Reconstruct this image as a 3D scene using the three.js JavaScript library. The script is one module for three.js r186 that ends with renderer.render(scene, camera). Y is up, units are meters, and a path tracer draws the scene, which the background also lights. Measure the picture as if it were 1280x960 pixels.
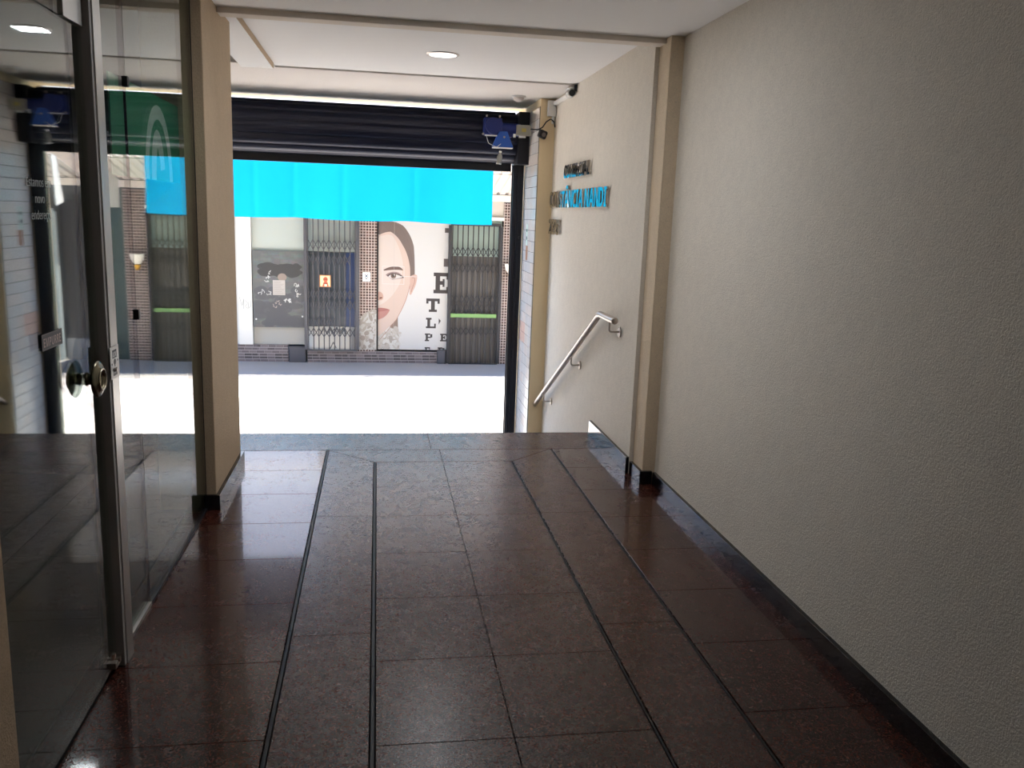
import * as THREE from 'three';
import { Sky } from 'three/addons/objects/Sky.js';
import { RoundedBoxGeometry } from 'three/addons/geometries/RoundedBoxGeometry.js';
import { TextGeometry } from 'three/addons/geometries/TextGeometry.js';
import { FontLoader } from 'three/addons/loaders/FontLoader.js';
import { mergeGeometries } from 'three/addons/utils/BufferGeometryUtils.js';
import { RectAreaLightUniformsLib } from 'three/addons/lights/RectAreaLightUniformsLib.js';

// ------------------------------------------------------------------ camera, sky, sun, exposure
const scene = new THREE.Scene();
const camera = new THREE.PerspectiveCamera(48.31, 4 / 3, 0.05, 300);
camera.position.set(0, 1.5, 0);                       // y = 0 is the hall floor, the street lies 1.1 m lower towards -z
camera.rotation.set(-0.1943, -0.16, 0.0366, 'YXZ');

const SUN = new THREE.Vector3(-0.34, 1, 0.07).normalize();
const sky = new Sky();
sky.name = 'sky';
sky.scale.setScalar(1000);
sky.material.uniforms.sunPosition.value.copy(SUN);
sky.material.uniforms.turbidity.value = 3;
sky.material.uniforms.rayleigh.value = 1.4;
sky.material.uniforms.mieCoefficient.value = 0.004;
scene.add(sky);
scene.backgroundIntensity = 0.13;
scene.environmentIntensity = 0.13;

const sun = new THREE.DirectionalLight(0xfffaf2, 5.2);
sun.name = 'sun';
sun.position.set(SUN.x * 30, SUN.y * 30, SUN.z * 30 - 11);
sun.target.position.set(0, -1.1, -11);
sun.castShadow = true;
Object.assign(sun.shadow.camera, { left: -14, right: 14, top: 14, bottom: -14, near: 1, far: 60 });
sun.shadow.mapSize.set(2048, 2048);
scene.add(sun, sun.target);

const renderer = new THREE.WebGLRenderer({ antialias: true });
renderer.toneMapping = THREE.LinearToneMapping;
renderer.toneMappingExposure = 5.8;
renderer.shadowMap.enabled = true;
RectAreaLightUniformsLib.init();

// ------------------------------------------------------------------ helpers
let seed = 7;
const rnd = () => { seed = (seed * 1664525 + 1013904223) >>> 0; return seed / 4294967296; };
const names = new Map();
function numbered(name) {
  const n = names.get(name) || 0;
  names.set(name, n + 1);
  return n ? name + '_' + String(n).padStart(3, '0') : name;
}
function thing(name, label, category, pos = [0, 0, 0], group) {
  const o = new THREE.Group();
  o.name = numbered(name);
  o.position.set(pos[0], pos[1], pos[2]);
  o.userData = { label, category };
  if (group) o.userData.group = group;
  scene.add(o);
  return o;
}
function struct(name, pos = [0, 0, 0]) {
  const o = new THREE.Group();
  o.name = name;
  o.position.set(pos[0], pos[1], pos[2]);
  o.userData = { kind: 'structure' };
  scene.add(o);
  return o;
}
function mesh(name, geometry, material, parent, pos, label) {
  const o = new THREE.Mesh(geometry, material);
  o.name = parent ? name : numbered(name);
  o.castShadow = o.receiveShadow = true;
  if (pos) o.position.set(pos[0], pos[1], pos[2]);
  if (label) o.userData.label = label;
  (parent || scene).add(o);
  return o;
}
// uv in metres from position and normal (local axes plus an offset)
function metreUV(g, ox = 0, oy = 0, oz = 0) {
  const p = g.attributes.position, n = g.attributes.normal, uv = new Float32Array(p.count * 2);
  for (let i = 0; i < p.count; i++) {
    const ax = Math.abs(n.getX(i)), ay = Math.abs(n.getY(i)), az = Math.abs(n.getZ(i));
    const x = p.getX(i) + ox, y = p.getY(i) + oy, z = p.getZ(i) + oz;
    if (ax >= ay && ax >= az) { uv[i * 2] = z; uv[i * 2 + 1] = y; }
    else if (ay >= az) { uv[i * 2] = x; uv[i * 2 + 1] = z; }
    else { uv[i * 2] = x; uv[i * 2 + 1] = y; }
  }
  g.setAttribute('uv', new THREE.BufferAttribute(uv, 2));
  return g;
}
// box given by x range, y range and range of distance d in front of the camera plane (z = -d)
function slab(x0, x1, y0, y1, d0, d1, r = 0) {
  const w = x1 - x0, h = y1 - y0, l = d1 - d0;
  const g = r ? new RoundedBoxGeometry(w, h, l, 1, r) : new THREE.BoxGeometry(w, h, l);
  g.translate((x0 + x1) / 2, (y0 + y1) / 2, -(d0 + d1) / 2);
  return metreUV(g);
}
const bx = (w, h, l, x = 0, y = 0, z = 0, r = 0) => metreUV((r ? new RoundedBoxGeometry(w, h, l, 1, r) : new THREE.BoxGeometry(w, h, l)).translate(x, y, z));
const cyl = (r0, r1, h, x = 0, y = 0, z = 0, axis = 'y', seg = 24) => {
  const g = new THREE.CylinderGeometry(r0, r1, h, seg);
  if (axis === 'x') g.rotateZ(-Math.PI / 2);
  if (axis === 'z') g.rotateX(Math.PI / 2);
  return g.translate(x, y, z);
};
const V = (x, y, z) => new THREE.Vector3(x, y, z);
const tube = (pts, r, seg = 24, rs = 10) => new THREE.TubeGeometry(new THREE.CatmullRomCurve3(pts, false, 'catmullrom', 0.2), seg, r, rs, false);
function bar(a, b, r, rs = 8) {
  const d = b.clone().sub(a), g = new THREE.CylinderGeometry(r, r, d.length(), rs);
  g.applyQuaternion(new THREE.Quaternion().setFromUnitVectors(V(0, 1, 0), d.normalize()));
  return g.translate((a.x + b.x) / 2, (a.y + b.y) / 2, (a.z + b.z) / 2);
}
const merge = (list) => mergeGeometries(list.map((g) => (g.index ? g.toNonIndexed() : g)).map((g) => { for (const k of Object.keys(g.attributes)) if (!['position', 'normal', 'uv'].includes(k)) g.deleteAttribute(k); return g; }));

// ------------------------------------------------------------------ textures
function lattice(n, s) { let t = s; const r = () => { t = (t * 1664525 + 1013904223) >>> 0; return t / 4294967296; }; return Float32Array.from({ length: n * n }, r); }
function noiseAt(grid, n, x, y) {          // periodic value noise, x and y in cells
  const ix = Math.floor(x), iy = Math.floor(y), fx = x - ix, fy = y - iy, sx = fx * fx * (3 - 2 * fx), sy = fy * fy * (3 - 2 * fy);
  const a = ((ix % n) + n) % n, b = (a + 1) % n, c = ((iy % n) + n) % n, d = (c + 1) % n;
  return (grid[c * n + a] * (1 - sx) + grid[c * n + b] * sx) * (1 - sy) + (grid[d * n + a] * (1 - sx) + grid[d * n + b] * sx) * sy;
}
function dataTexture(size, fill, srgb, repeat) {
  const data = new Uint8Array(size * size * 4), c = [0, 0, 0];
  for (let y = 0; y < size; y++) for (let x = 0; x < size; x++) {
    fill(x / size, y / size, c);
    const o = (y * size + x) * 4;
    for (let k = 0; k < 3; k++) data[o + k] = Math.max(0, Math.min(255, c[k]));
    data[o + 3] = 255;
  }
  const t = new THREE.DataTexture(data, size, size);
  t.wrapS = t.wrapT = THREE.RepeatWrapping;
  t.magFilter = THREE.LinearFilter;
  t.minFilter = THREE.LinearMipmapLinearFilter;
  t.generateMipmaps = true;
  if (srgb) t.colorSpace = THREE.SRGBColorSpace;
  if (repeat) t.repeat.set(repeat, repeat);
  t.needsUpdate = true;
  return t;
}
function canvasTexture(w, h, draw) {
  const c = document.createElement('canvas');
  c.width = w; c.height = h;
  draw(c.getContext('2d'), w, h);
  const t = new THREE.CanvasTexture(c);
  t.colorSpace = THREE.SRGBColorSpace;
  return t;
}
const L16 = lattice(16, 11), L64 = lattice(64, 23), L128 = lattice(128, 37), L256 = lattice(256, 51);

// red-brown granite: black mica, brown-red feldspar and a few pale grains; one tile = 0.62 m
const graniteMap = dataTexture(1024, (u, v, c) => {
  const big = noiseAt(L16, 16, u * 16, v * 16), a = noiseAt(L128, 128, u * 128, v * 128), b = noiseAt(L256, 256, u * 256, v * 256), m = noiseAt(L64, 64, u * 64 + 3, v * 64);
  let r = 66, g = 32, bl = 25;
  const k = 0.75 + 0.35 * m + 0.2 * big;
  r *= k; g *= k; bl *= k;
  if (a * 0.6 + b * 0.4 < 0.38) { r = 19; g = 15; bl = 16; }
  else if (b > 0.87) { r = 104; g = 80; bl = 72; }
  else if (a > 0.74) { r = 92; g = 50; bl = 39; }
  c[0] = r; c[1] = g; c[2] = bl;
}, true, 1 / 0.62);
const graniteRough = dataTexture(512, (u, v, c) => {
  const a = noiseAt(L16, 16, u * 16, v * 16), b = noiseAt(L64, 64, u * 64, v * 64), d = noiseAt(L256, 256, u * 256, v * 256);
  c[0] = c[1] = c[2] = 150 + 18 * a + 22 * b + 30 * d;
}, false, 1 / 1.3);
// sprayed stucco: rounded grains a few millimetres wide; one tile = 0.55 m
const stuccoBump = dataTexture(1024, (u, v, c) => {
  const a = noiseAt(L128, 128, u * 128, v * 128), b = noiseAt(L256, 256, u * 256, v * 256), d = noiseAt(L64, 64, u * 64, v * 64);
  c[0] = c[1] = c[2] = 255 * Math.min(1, Math.max(0, 0.5 * a + 0.35 * b + 0.25 * d));
}, false, 1 / 0.55);
const stuccoMap = dataTexture(512, (u, v, c) => {
  const a = noiseAt(L128, 128, u * 128, v * 128), b = noiseAt(L16, 16, u * 16, v * 16), d = noiseAt(L256, 256, u * 256, v * 256);
  const k = 0.95 + 0.02 * b + 0.05 * a - (d < 0.12 ? 0.13 : 0);
  c[0] = 236 * k; c[1] = 228 * k; c[2] = 214 * k;
}, true, 1 / 0.55);
const plasterBump = dataTexture(512, (u, v, c) => { c[0] = c[1] = c[2] = 255 * (0.6 * noiseAt(L64, 64, u * 64, v * 64) + 0.4 * noiseAt(L256, 256, u * 256, v * 256)); }, false, 1 / 0.9);
const pavingMap = dataTexture(512, (u, v, c) => {
  const k = 0.85 + 0.15 * noiseAt(L16, 16, u * 16, v * 16) + 0.12 * noiseAt(L128, 128, u * 128, v * 128) - 0.05;
  c[0] = 200 * k; c[1] = 192 * k; c[2] = 184 * k;
}, true, 1 / 2.2);
// small dark mosaic with pale joints, 6 x 6 tiles of 48 mm
const mosaic = (fill) => dataTexture(384, (u, v, c) => {
  const x = (u * 6) % 1, y = (v * 6) % 1, e = Math.min(x, 1 - x, y, 1 - y);
  fill(e, Math.floor(u * 6), Math.floor(v * 6), c);
}, true, 1 / 0.288);
const mosaicMap = mosaic((e, i, j, c) => {
  if (e < 0.12) { c[0] = 186; c[1] = 172; c[2] = 166; return; }
  const k = 0.8 + 0.5 * L64[i * 7 + j * 13];
  c[0] = 74 * k; c[1] = 52 * k; c[2] = 47 * k;
});
const mosaicBump = dataTexture(384, (u, v, c) => { const x = (u * 6) % 1, y = (v * 6) % 1, e = Math.min(x, 1 - x, y, 1 - y); c[0] = c[1] = c[2] = e < 0.1 ? 0 : 255; }, false, 1 / 0.288);
// plinth of thin split stone courses, one tile = 0.5 m
const courseMap = dataTexture(512, (u, v, c) => {
  const row = Math.floor(v * 10), y = (v * 10) % 1, x = (u * 4 + L64[row] * 3) % 1, e = Math.min(y, 1 - y, Math.min(x, 1 - x) * 6);
  const k = 0.75 + 0.5 * L64[row * 9 + Math.floor((u * 4 + L64[row] * 3)) + 64] + 0.2 * noiseAt(L128, 128, u * 128, v * 128);
  if (e < 0.13) { c[0] = 138; c[1] = 130; c[2] = 129; } else { c[0] = 80 * k; c[1] = 71 * k; c[2] = 73 * k; }
}, true, 2);

// ------------------------------------------------------------------ materials
const std = (color, roughness = 0.7, more = {}) => new THREE.MeshStandardMaterial({ color, roughness, ...more });
const phys = (color, roughness, more = {}) => new THREE.MeshPhysicalMaterial({ color, roughness, ...more });
const M = {
  stucco: std(0xffffff, 0.95, { map: stuccoMap, bumpMap: stuccoBump, bumpScale: 0.0018 }),
  stuccoBounce: std(0xf3e6d4, 0.95, { map: stuccoMap, bumpMap: stuccoBump, bumpScale: 0.0018 }),  // same stucco, warm bounce light put into the tint
  stuccoDim: std(0xdccab4, 0.95, { map: stuccoMap, bumpMap: stuccoBump, bumpScale: 0.0018 }),  // same stucco, dimness and brown bounce light put into the tint
  ceiling: std(0xfaf9f8, 0.9, { bumpMap: plasterBump, bumpScale: 0.0004 }),
  plaster: std(0xe2dcd6, 0.95, { bumpMap: plasterBump, bumpScale: 0.002 }),
  beam: std(0xefe6da, 0.92, { bumpMap: plasterBump, bumpScale: 0.0008 }),
  tan: std(0xf2dcb4, 0.85, { bumpMap: plasterBump, bumpScale: 0.0008 }),
  granite: phys(0xffffff, 0.37, { map: graniteMap, roughnessMap: graniteRough, ior: 1.52 }),
  granitePolished: phys(0xffffff, 0.36, { map: graniteMap, roughnessMap: graniteRough, ior: 1.5, specularIntensity: 0.35, clearcoat: 0.55, clearcoatRoughness: 0.06 }),
  graniteB: phys(0xf2ecec, 0.37, { map: graniteMap, roughnessMap: graniteRough, ior: 1.52 }),
  graniteBPolished: phys(0xf2ecec, 0.36, { map: graniteMap, roughnessMap: graniteRough, ior: 1.5, specularIntensity: 0.35, clearcoat: 0.55, clearcoatRoughness: 0.06 }),
  graniteC: phys(0xfff2ea, 0.37, { map: graniteMap, roughnessMap: graniteRough, ior: 1.52 }),
  graniteCPolished: phys(0xfff2ea, 0.36, { map: graniteMap, roughnessMap: graniteRough, ior: 1.5, specularIntensity: 0.35, clearcoat: 0.55, clearcoatRoughness: 0.06 }),
  black: phys(0x17161a, 0.16, { ior: 1.6 }),
  strip: phys(0x1c1b1c, 0.45, { ior: 1.5, specularIntensity: 0.6 }),
  bed: std(0x0d0c0c, 0.95),
  glass: phys(0xeaf3ef, 0.02, { transmission: 1, thickness: 0, ior: 1.66 }),
  glassEdge: phys(0x3d5a50, 0.2, { ior: 1.5 }),
  alu: std(0xb9b7b2, 0.38, { metalness: 0.85 }),
  aluDark: std(0x39373a, 0.45, { metalness: 0.7 }),
  post: std(0xb4b0ae, 0.5),
  steel: std(0xb3aaa2, 0.38, { metalness: 1 }),
  chrome: std(0xa9a39c, 0.1, { metalness: 1 }),
  brass: std(0x77715f, 0.24, { metalness: 1 }),
  brassLight: std(0xcfc6b2, 0.25, { metalness: 1 }),
  darkMetal: std(0x121215, 0.5, { metalness: 0.3 }),
  shutter: phys(0x1e2236, 0.36, { metalness: 0.25 }),
  guide: phys(0x15161f, 0.45, { metalness: 0.2 }),
  blue: phys(0x1c2f7a, 0.4, {}),
  blueLight: phys(0x2c62c4, 0.4, {}),
  white: std(0xecebe7, 0.6),
  whiteGloss: phys(0xe9e9e6, 0.25, {}),
  greyBox: std(0xa9a79a, 0.6),
  cable: std(0x18181a, 0.6),
  black2: std(0x0c0c0e, 0.5),
  tileWhite: phys(0xdedbd8, 0.22, {}),
  tileWarm: phys(0xe6dcd4, 0.22, {}),
  tilePink: phys(0xe6c4b4, 0.25, {}),
  grout: std(0x4b4744, 0.95),
  paving: std(0xffffff, 0.9, { map: pavingMap }),
  kerb: std(0xb5afab, 0.9),
  mosaic: std(0xffffff, 0.45, { map: mosaicMap, bumpMap: mosaicBump, bumpScale: 0.002 }),
  course: std(0xffffff, 0.7, { map: courseMap }),
  darkPanel: phys(0x35353b, 0.35, {}),
  roomWall: std(0x2a2c2e, 0.9),
  roomFloor: phys(0x3d4440, 0.35, {}),
};

// ------------------------------------------------------------------ the setting: hall
const XR = 1.598, XW = 1.5, XG = -0.842;

// granite floor, every slab a piece
const floor = struct('floor');
mesh('floor_bed', slab(-0.96, 1.7, -0.14, -0.02, -3, 5.76), M.bed, floor);
const gap = 0.0016;
function piece(pts, mat, parent, y = 0, thick = 0.0195, name = 'granite_slab') {
  // inset the polygon by half a joint towards its centre line by line
  const n = pts.length, out = [];
  let area = 0;
  for (let i = 0; i < n; i++) { const a = pts[i], b = pts[(i + 1) % n]; area += a[0] * b[1] - b[0] * a[1]; }
  const P = area < 0 ? pts.slice().reverse() : pts;
  for (let i = 0; i < n; i++) {
    const a = P[(i + n - 1) % n], b = P[i], c = P[(i + 1) % n];
    const n1 = V(-(b[1] - a[1]), b[0] - a[0], 0).normalize(), n2 = V(-(c[1] - b[1]), c[0] - b[0], 0).normalize();
    const s = n1.clone().add(n2).multiplyScalar(1 / (1 + n1.dot(n2)));
    out.push(new THREE.Vector2(b[0] + s.x * (gap + 0.0008), b[1] + s.y * (gap + 0.0008)));
  }
  const g = new THREE.ExtrudeGeometry(new THREE.Shape(out), { depth: thick - 0.0008, bevelEnabled: true, bevelSegments: 1, bevelSize: 0.0008, bevelThickness: 0.0008, steps: 1 });
  const ou = rnd() * 3, ov = rnd() * 3, uv = g.attributes.uv;
  for (let i = 0; i < uv.count; i++) uv.setXY(i, uv.getX(i) + ou, uv.getY(i) + ov);
  g.rotateX(-Math.PI / 2).translate(0, y - thick, 0);
  return mesh(name, g, mat, parent);
}
const rect = (x0, x1, d0, d1) => [[x0, d0], [x1, d0], [x1, d1], [x0, d1]];
const gp2 = () => [M.granitePolished, M.graniteBPolished, M.graniteCPolished][Math.floor(rnd() * 3)];   // the sides are less walked on than the middle
const gm = () => [M.granite, M.graniteB, M.graniteC][Math.floor(rnd() * 3)];
const A0 = -0.311, A1 = -0.294, B0 = -0.015, B1 = 0.002, XC = 0.405, D0 = 0.828, D1 = 0.841, E0 = 1.13, E1 = 1.143;
const DA = 5.345, DB = 5.07, DE = 5.775;
const rowsSide = [DA, 4.92, 4.49, 4.05, 3.61, 3.17, 2.725, 2.285, 1.845, 1.405, 0.965, 0.525, 0.085, -0.4, -0.9, -1.4, -1.9, -2.4, -2.95];
const rowsMid = [DB, 4.59, 4.12, 3.64, 3.18, 2.70, 2.225, 1.75, 1.275, 0.8, 0.325, -0.15, -0.65, -1.15, -1.65, -2.15, -2.95];
const rowsBand = [DA, 4.13, 2.90, 1.67, 0.44, -0.79, -2.02, -2.95];
for (let i = 0; i + 1 < rowsSide.length; i++) {
  piece(rect(XG, A0, rowsSide[i + 1], rowsSide[i]), gp2(), floor);
  piece(rect(E1, XR, rowsSide[i + 1], rowsSide[i]), gp2(), floor);
}
for (let i = 0; i + 1 < rowsMid.length; i++) {
  piece(rect(B1, XC, rowsMid[i + 1], rowsMid[i]), gm(), floor);
  piece(rect(XC, D0, rowsMid[i + 1], rowsMid[i]), gm(), floor);
}
for (let i = 0; i + 1 < rowsBand.length; i++) {
  const a = rowsBand[i], b = rowsBand[i + 1];
  piece(i ? rect(A1, B0, b, a) : [[A1, b], [B0, b], [B0, DB], [A1, DA]], gm(), floor);
  piece(i ? rect(D1, E0, b, a) : [[D1, b], [E0, b], [E0, DA], [D1, DB]], gm(), floor);
}
piece([[B0, DB + 0.004], [XC, DB + 0.004], [XC, DA], [A1, DA]], gm(), floor);
piece([[XC, DB + 0.004], [D1, DB + 0.004], [E0, DA], [XC, DA]], gm(), floor);
piece(rect(-1.5, 0.35, DA + 0.004, DE), gm(), floor);
piece(rect(0.35, XW, DA + 0.004, DE), gm(), floor);
for (const [x0, x1, d] of [[A0, A1, DA], [B0, B1, DB], [D0, D1, DB], [E0, E1, DA]])
  for (let e = d; e > -2.9; e -= 1.2) piece(rect(x0 + 0.001, x1 - 0.001, Math.max(e - 1.2, -2.95), e), M.strip, floor, -0.0015, 0.018, 'border_strip');

// stairs down to the street
const stairs = struct('stairs');
for (let k = 0; k < 5; k++) {
  const d = DE + k * 0.335, y = -0.1833 * (k + 1);
  mesh('tread', slab(-1.55, XW, y - 0.03, y, d, d + 0.36, 0.004), M.graniteB, stairs);
  mesh('riser', slab(-1.55, XW, y, y + 0.1833 - 0.03 * (k > 0), d - 0.015, d), M.graniteC, stairs);
}
mesh('riser', slab(-1.55, XW, -1.1, -0.9467, 7.435, 7.45), M.graniteC, stairs);

// right side: near wall, pillar, stair wall, pilaster and reveal
struct('wall_right').add(new THREE.Group());
const wallRight = scene.getObjectByName('wall_right');
wallRight.clear();
mesh('wall_face', slab(XR, XR + 0.22, -0.14, 2.62, -3, 4.593), M.stucco, wallRight);
const pillarR = struct('pillar_right');
mesh('pillar_face', slab(1.523, XR + 0.22, -0.14, 2.62, 4.593, 4.785, 0.006), M.stuccoBounce, pillarR);
const wallStair = struct('wall_stair');
mesh('wall_face', slab(XW, XR + 0.22, -1.3, 2.62, 4.785, 7.5), M.stucco, wallStair);
const jamb = struct('wall_street_right');
mesh('pilaster', slab(1.372, XR + 0.22, -1.3, 2.62, 7.5, 8.34), M.tan, jamb);
mesh('facade', slab(1.372, 9, -1.3, 6.2, 8.34, 8.6), M.tan, jamb);
// every glazed tile of the reveal
const tileGeo = metreUV(new RoundedBoxGeometry(0.009, 0.0912, 0.1522, 1, 0.0018));
const reveal = struct('trim_1');
mesh('grout_bed', slab(1.3685, 1.372, -1.1, 2.42, 7.51, 8.135), M.grout, reveal);
for (let i = 0; i < 37; i++) for (let k = 0; k < 4; k++) {
  const y = -1.05 + i * 0.095, t = mesh('tile', tileGeo, (i === 15 || i === 16) && k > 1 ? M.tilePink : rnd() < 0.3 ? M.tileWarm : M.tileWhite, reveal, [1.3677 + (rnd() - 0.5) * 0.0008, y, -(7.59 + k * 0.1562)]);
  t.rotation.set((rnd() - 0.5) * 0.006, (rnd() - 0.5) * 0.008, 0);
}

// baseboards of polished black granite
const bbR = struct('baseboard_right');
for (const [a, b] of [[-3, -1], [-1, 1.2], [1.2, 3.4], [3.4, 4.572]]) mesh('base_stone', slab(XR - 0.02, XR, 0, 0.074, a + 0.001, b - 0.001, 0.002), M.black, bbR);
const bbP = struct('baseboard_pillar');
mesh('base_stone', slab(1.503, XR - 0.021, 0, 0.078, 4.572, 4.592, 0.002), M.black, bbP);
mesh('base_stone', slab(1.503, 1.523, 0, 0.078, 4.593, 4.784, 0.002), M.black, bbP);
mesh('base_stone', slab(1.48, 1.5, 0, 0.103, 4.786, 5.715, 0.002), M.black, bbP);
const bbL = struct('baseboard_left');
mesh('base_stone', slab(XG, -0.769, 0, 0.078, 4.252, 4.272, 0.002), M.black, bbL);
mesh('base_stone', slab(-0.789, -0.769, 0, 0.078, 4.273, 5.07, 0.002), M.black, bbL);

// left side: pillars and walls
const pillarL = struct('pillar_left');
mesh('pillar_face', slab(-1.06, -0.789, -0.14, 2.62, 4.274, 5.06, 0.006), M.stuccoDim, pillarL);
const pillarN = struct('pillar_near');
mesh('pillar_face', slab(-1.06, -0.79, -0.14, 2.62, 1.02, 1.875, 0.006), M.stuccoDim, pillarN);
const wallLeft = struct('wall_left');
mesh('wall_face', slab(-1.06, -0.842, -0.14, 2.62, -3, 1.02), M.stucco, wallLeft);
const wallBack = struct('wall_back');
mesh('wall_face', slab(-1.06, XR + 0.22, -0.14, 2.62, -3.2, -3), M.stucco, wallBack);
const wallBay = struct('wall_bay');
mesh('wall_face', slab(-1.75, -1.55, -1.3, 2.75, 5.06, 8.34), M.stucco, wallBay);
mesh('wall_face', slab(-1.75, -1.06, -1.3, 2.75, 4.9, 5.06), M.stucco, wallBay);
const wallStreetL = struct('wall_street_left');
mesh('facade', slab(-9, -1.55, -1.3, 6.2, 8.34, 8.6), M.tan, wallStreetL);
const lintel = struct('wall_street_top');
mesh('facade', slab(-1.55, 1.372, 2.492, 6.2, 8.34, 8.6), M.tan, lintel);

// ceilings
const ceil1 = struct('ceiling');
mesh('ceiling_board', slab(-1.06, XR + 0.22, 2.458, 2.62, -3.2, 4.672), M.ceiling, ceil1);
const beam = struct('ceiling_beam');
mesh('beam_face', slab(-0.789, 1.523, 2.43, 2.62, 4.672, 4.772, 0.003), M.beam, beam);
const ceil2 = struct('ceiling_bay');
mesh('ceiling_board', slab(-0.735, XW, 2.5, 2.62, 4.772, 6.7), M.ceiling, ceil2);
mesh('step_shade', slab(-0.735, -0.733, 2.461, 2.4995, 4.774, 6.58), M.stuccoDim, ceil2);  // thin strip added on the step, its shade put into the colour
mesh('ceiling_step', slab(-0.955, -0.735, 2.46, 2.62, 4.772, 6.58, 0.003), M.ceiling, ceil2);
mesh('ceiling_plaster', slab(-1.55, XW, 2.488, 2.62, 6.7, 8.34), M.plaster, ceil2);
mesh('ceiling_plaster', slab(-1.55, -0.735, 2.486, 2.62, 6.58, 6.7), M.plaster, ceil2);
mesh('ceiling_void', slab(-1.55, -0.955, 2.72, 2.75, 5.06, 6.58), M.bed, ceil2);
mesh('ceiling_roof', slab(-1.75, 1.82, 2.75, 2.9, -3.2, 8.34), M.plaster, ceil2);

// ------------------------------------------------------------------ room behind the glass
const room = struct('wall_shop');
mesh('wall_face', slab(-4.4, -4.2, -0.14, 2.62, -0.2, 4.9), M.roomWall, room);
mesh('wall_face', slab(-4.2, -1.06, -0.14, 2.62, -0.2, 0), M.roomWall, room);
mesh('wall_face', slab(-4.2, -1.75, -0.14, 2.458, 4.9, 5.06), M.roomWall, room);
mesh('wall_lining', slab(-1.75, -1.062, 0, 2.456, 4.885, 4.899), M.roomWall, room);
mesh('wall_face', slab(-4.2, -1.06, 2.458, 2.62, 0, 4.9), M.roomWall, room);
const roomFloor = struct('floor_shop');
mesh('floor_bed', slab(-4.2, -1.06, -0.14, -0.012, 0, 4.9), M.bed, roomFloor);
for (let i = 0; i < 6; i++) for (let k = 0; k < 8; k++) {
  const x1 = -0.93 - i * 0.6, x0 = Math.max(-4.2, x1 - 0.597), d0 = 0.1 + k * 0.6;
  if (x1 - x0 < 0.1) continue;
  if (i === 0) mesh('floor_tile', slab(x0, x1, -0.012, 0, Math.max(d0, 0), d0 + 0.597, 0.001), M.roomFloor, roomFloor);
  else mesh('floor_tile', slab(x0, x1, -0.012, 0, d0, d0 + 0.597, 0.001), M.roomFloor, roomFloor);
}
mesh('floor_bed', slab(-1.06, -0.96, -0.14, -0.012, 1.875, 4.274), M.bed, roomFloor);

// ------------------------------------------------------------------ glass front (turned a third of a degree)
const turnG = -0.0056;
const gp = (d, off = 0) => [XG + off - (4.27 - d) * 0.0, 0, -d];
function glassThing(name, label, category, d) { const t = thing(name, label, category, [XG, 0, -d]); t.rotation.y = turnG; return t; }
const winFront = struct('window_1', [XG, 0, -4.27]);
winFront.rotation.y = turnG;
// local z runs towards the camera: z = 4.27 - d
function pane(parent, z0, z1, y0, y1) {
  mesh('glass_pane', bx(0.01, y1 - y0, z1 - z0, 0, (y0 + y1) / 2, (z0 + z1) / 2), M.glass, parent);
}
pane(winFront, 0.002, 1.069, 0.012, 2.455);
pane(winFront, 1.073, 1.385, 0.012, 2.455);
mesh('base_channel', bx(0.022, 0.012, 1.068, 0, 0.006, 0.535), M.aluDark, winFront);
mesh('base_channel', bx(0.022, 0.014, 0.31, 0, 0.007, 1.23), M.alu, winFront, undefined, 'bright aluminium base channel');
mesh('joint_seal', bx(0.009, 2.43, 0.004, 0, 1.23, 1.071), M.cable, winFront);
for (const y of [1.108, 1.896]) mesh('glass_clip', bx(0.03, 0.035, 0.022, 0, y, 1.071, 0.002), M.black2, winFront);
mesh('edge_seal', bx(0.012, 2.44, 0.006, 0, 1.23, -0.001), M.cable, winFront);
// post between fixed pane and door
const post = thing('door_post', 'aluminium post with a paler strip for its lit side between glass door and fixed glass', 'post', [XG, 0, -2.845]);
post.rotation.y = turnG;
mesh('post_core', bx(0.062, 2.452, 0.1, 0, 1.226, 0.052, 0.002), M.post, post);
mesh('edge_trim', bx(0.004, 2.452, 0.068, 0.033, 1.226, 0.05), M.alu, post, undefined, 'paler aluminium strip standing for the lit side');  // paler strip: light on the hall side of the post put into the material
// sticker on the post
const pull = thing('door_sticker', 'white upright door sticker on the post beside the round handle', 'sticker', [XG + 0.036, 1.008, -2.785]);
pull.rotation.y = Math.PI / 2 + turnG;
mesh('sheet', bx(0.085, 0.1, 0.0016), new THREE.MeshStandardMaterial({ roughness: 0.5, map: canvasTexture(170, 250, (c, w, h) => {
  c.fillStyle = '#efece8'; c.fillRect(0, 0, w, h);
  c.fillStyle = '#26242a';
  c.save(); c.translate(85, 60); c.font = 'bold 56px sans-serif'; c.textAlign = 'center'; c.textBaseline = 'middle'; c.fillRect(-44, -32, 88, 64); c.fillStyle = '#dcd8d6'; c.fillText('UX', 0, 4); c.restore();
  c.fillStyle = '#26242a'; c.beginPath(); c.arc(85, 122, 24, 0, 7); c.fill(); c.fillRect(76, 130, 18, 30);
  c.beginPath(); c.arc(28, 134, 9, 0, 7); c.arc(144, 118, 9, 0, 7); c.fill();
  c.fillRect(42, 172, 86, 58); c.fillStyle = '#8d8a8c'; c.fillRect(52, 184, 66, 8); c.fillRect(52, 202, 66, 8);
}) }), pull);
{ // metre uv replaced by 0..1 on the printed face
  const g = new THREE.BoxGeometry(0.085, 0.1, 0.0016);
  pull.children[0].geometry = g;
}
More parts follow.
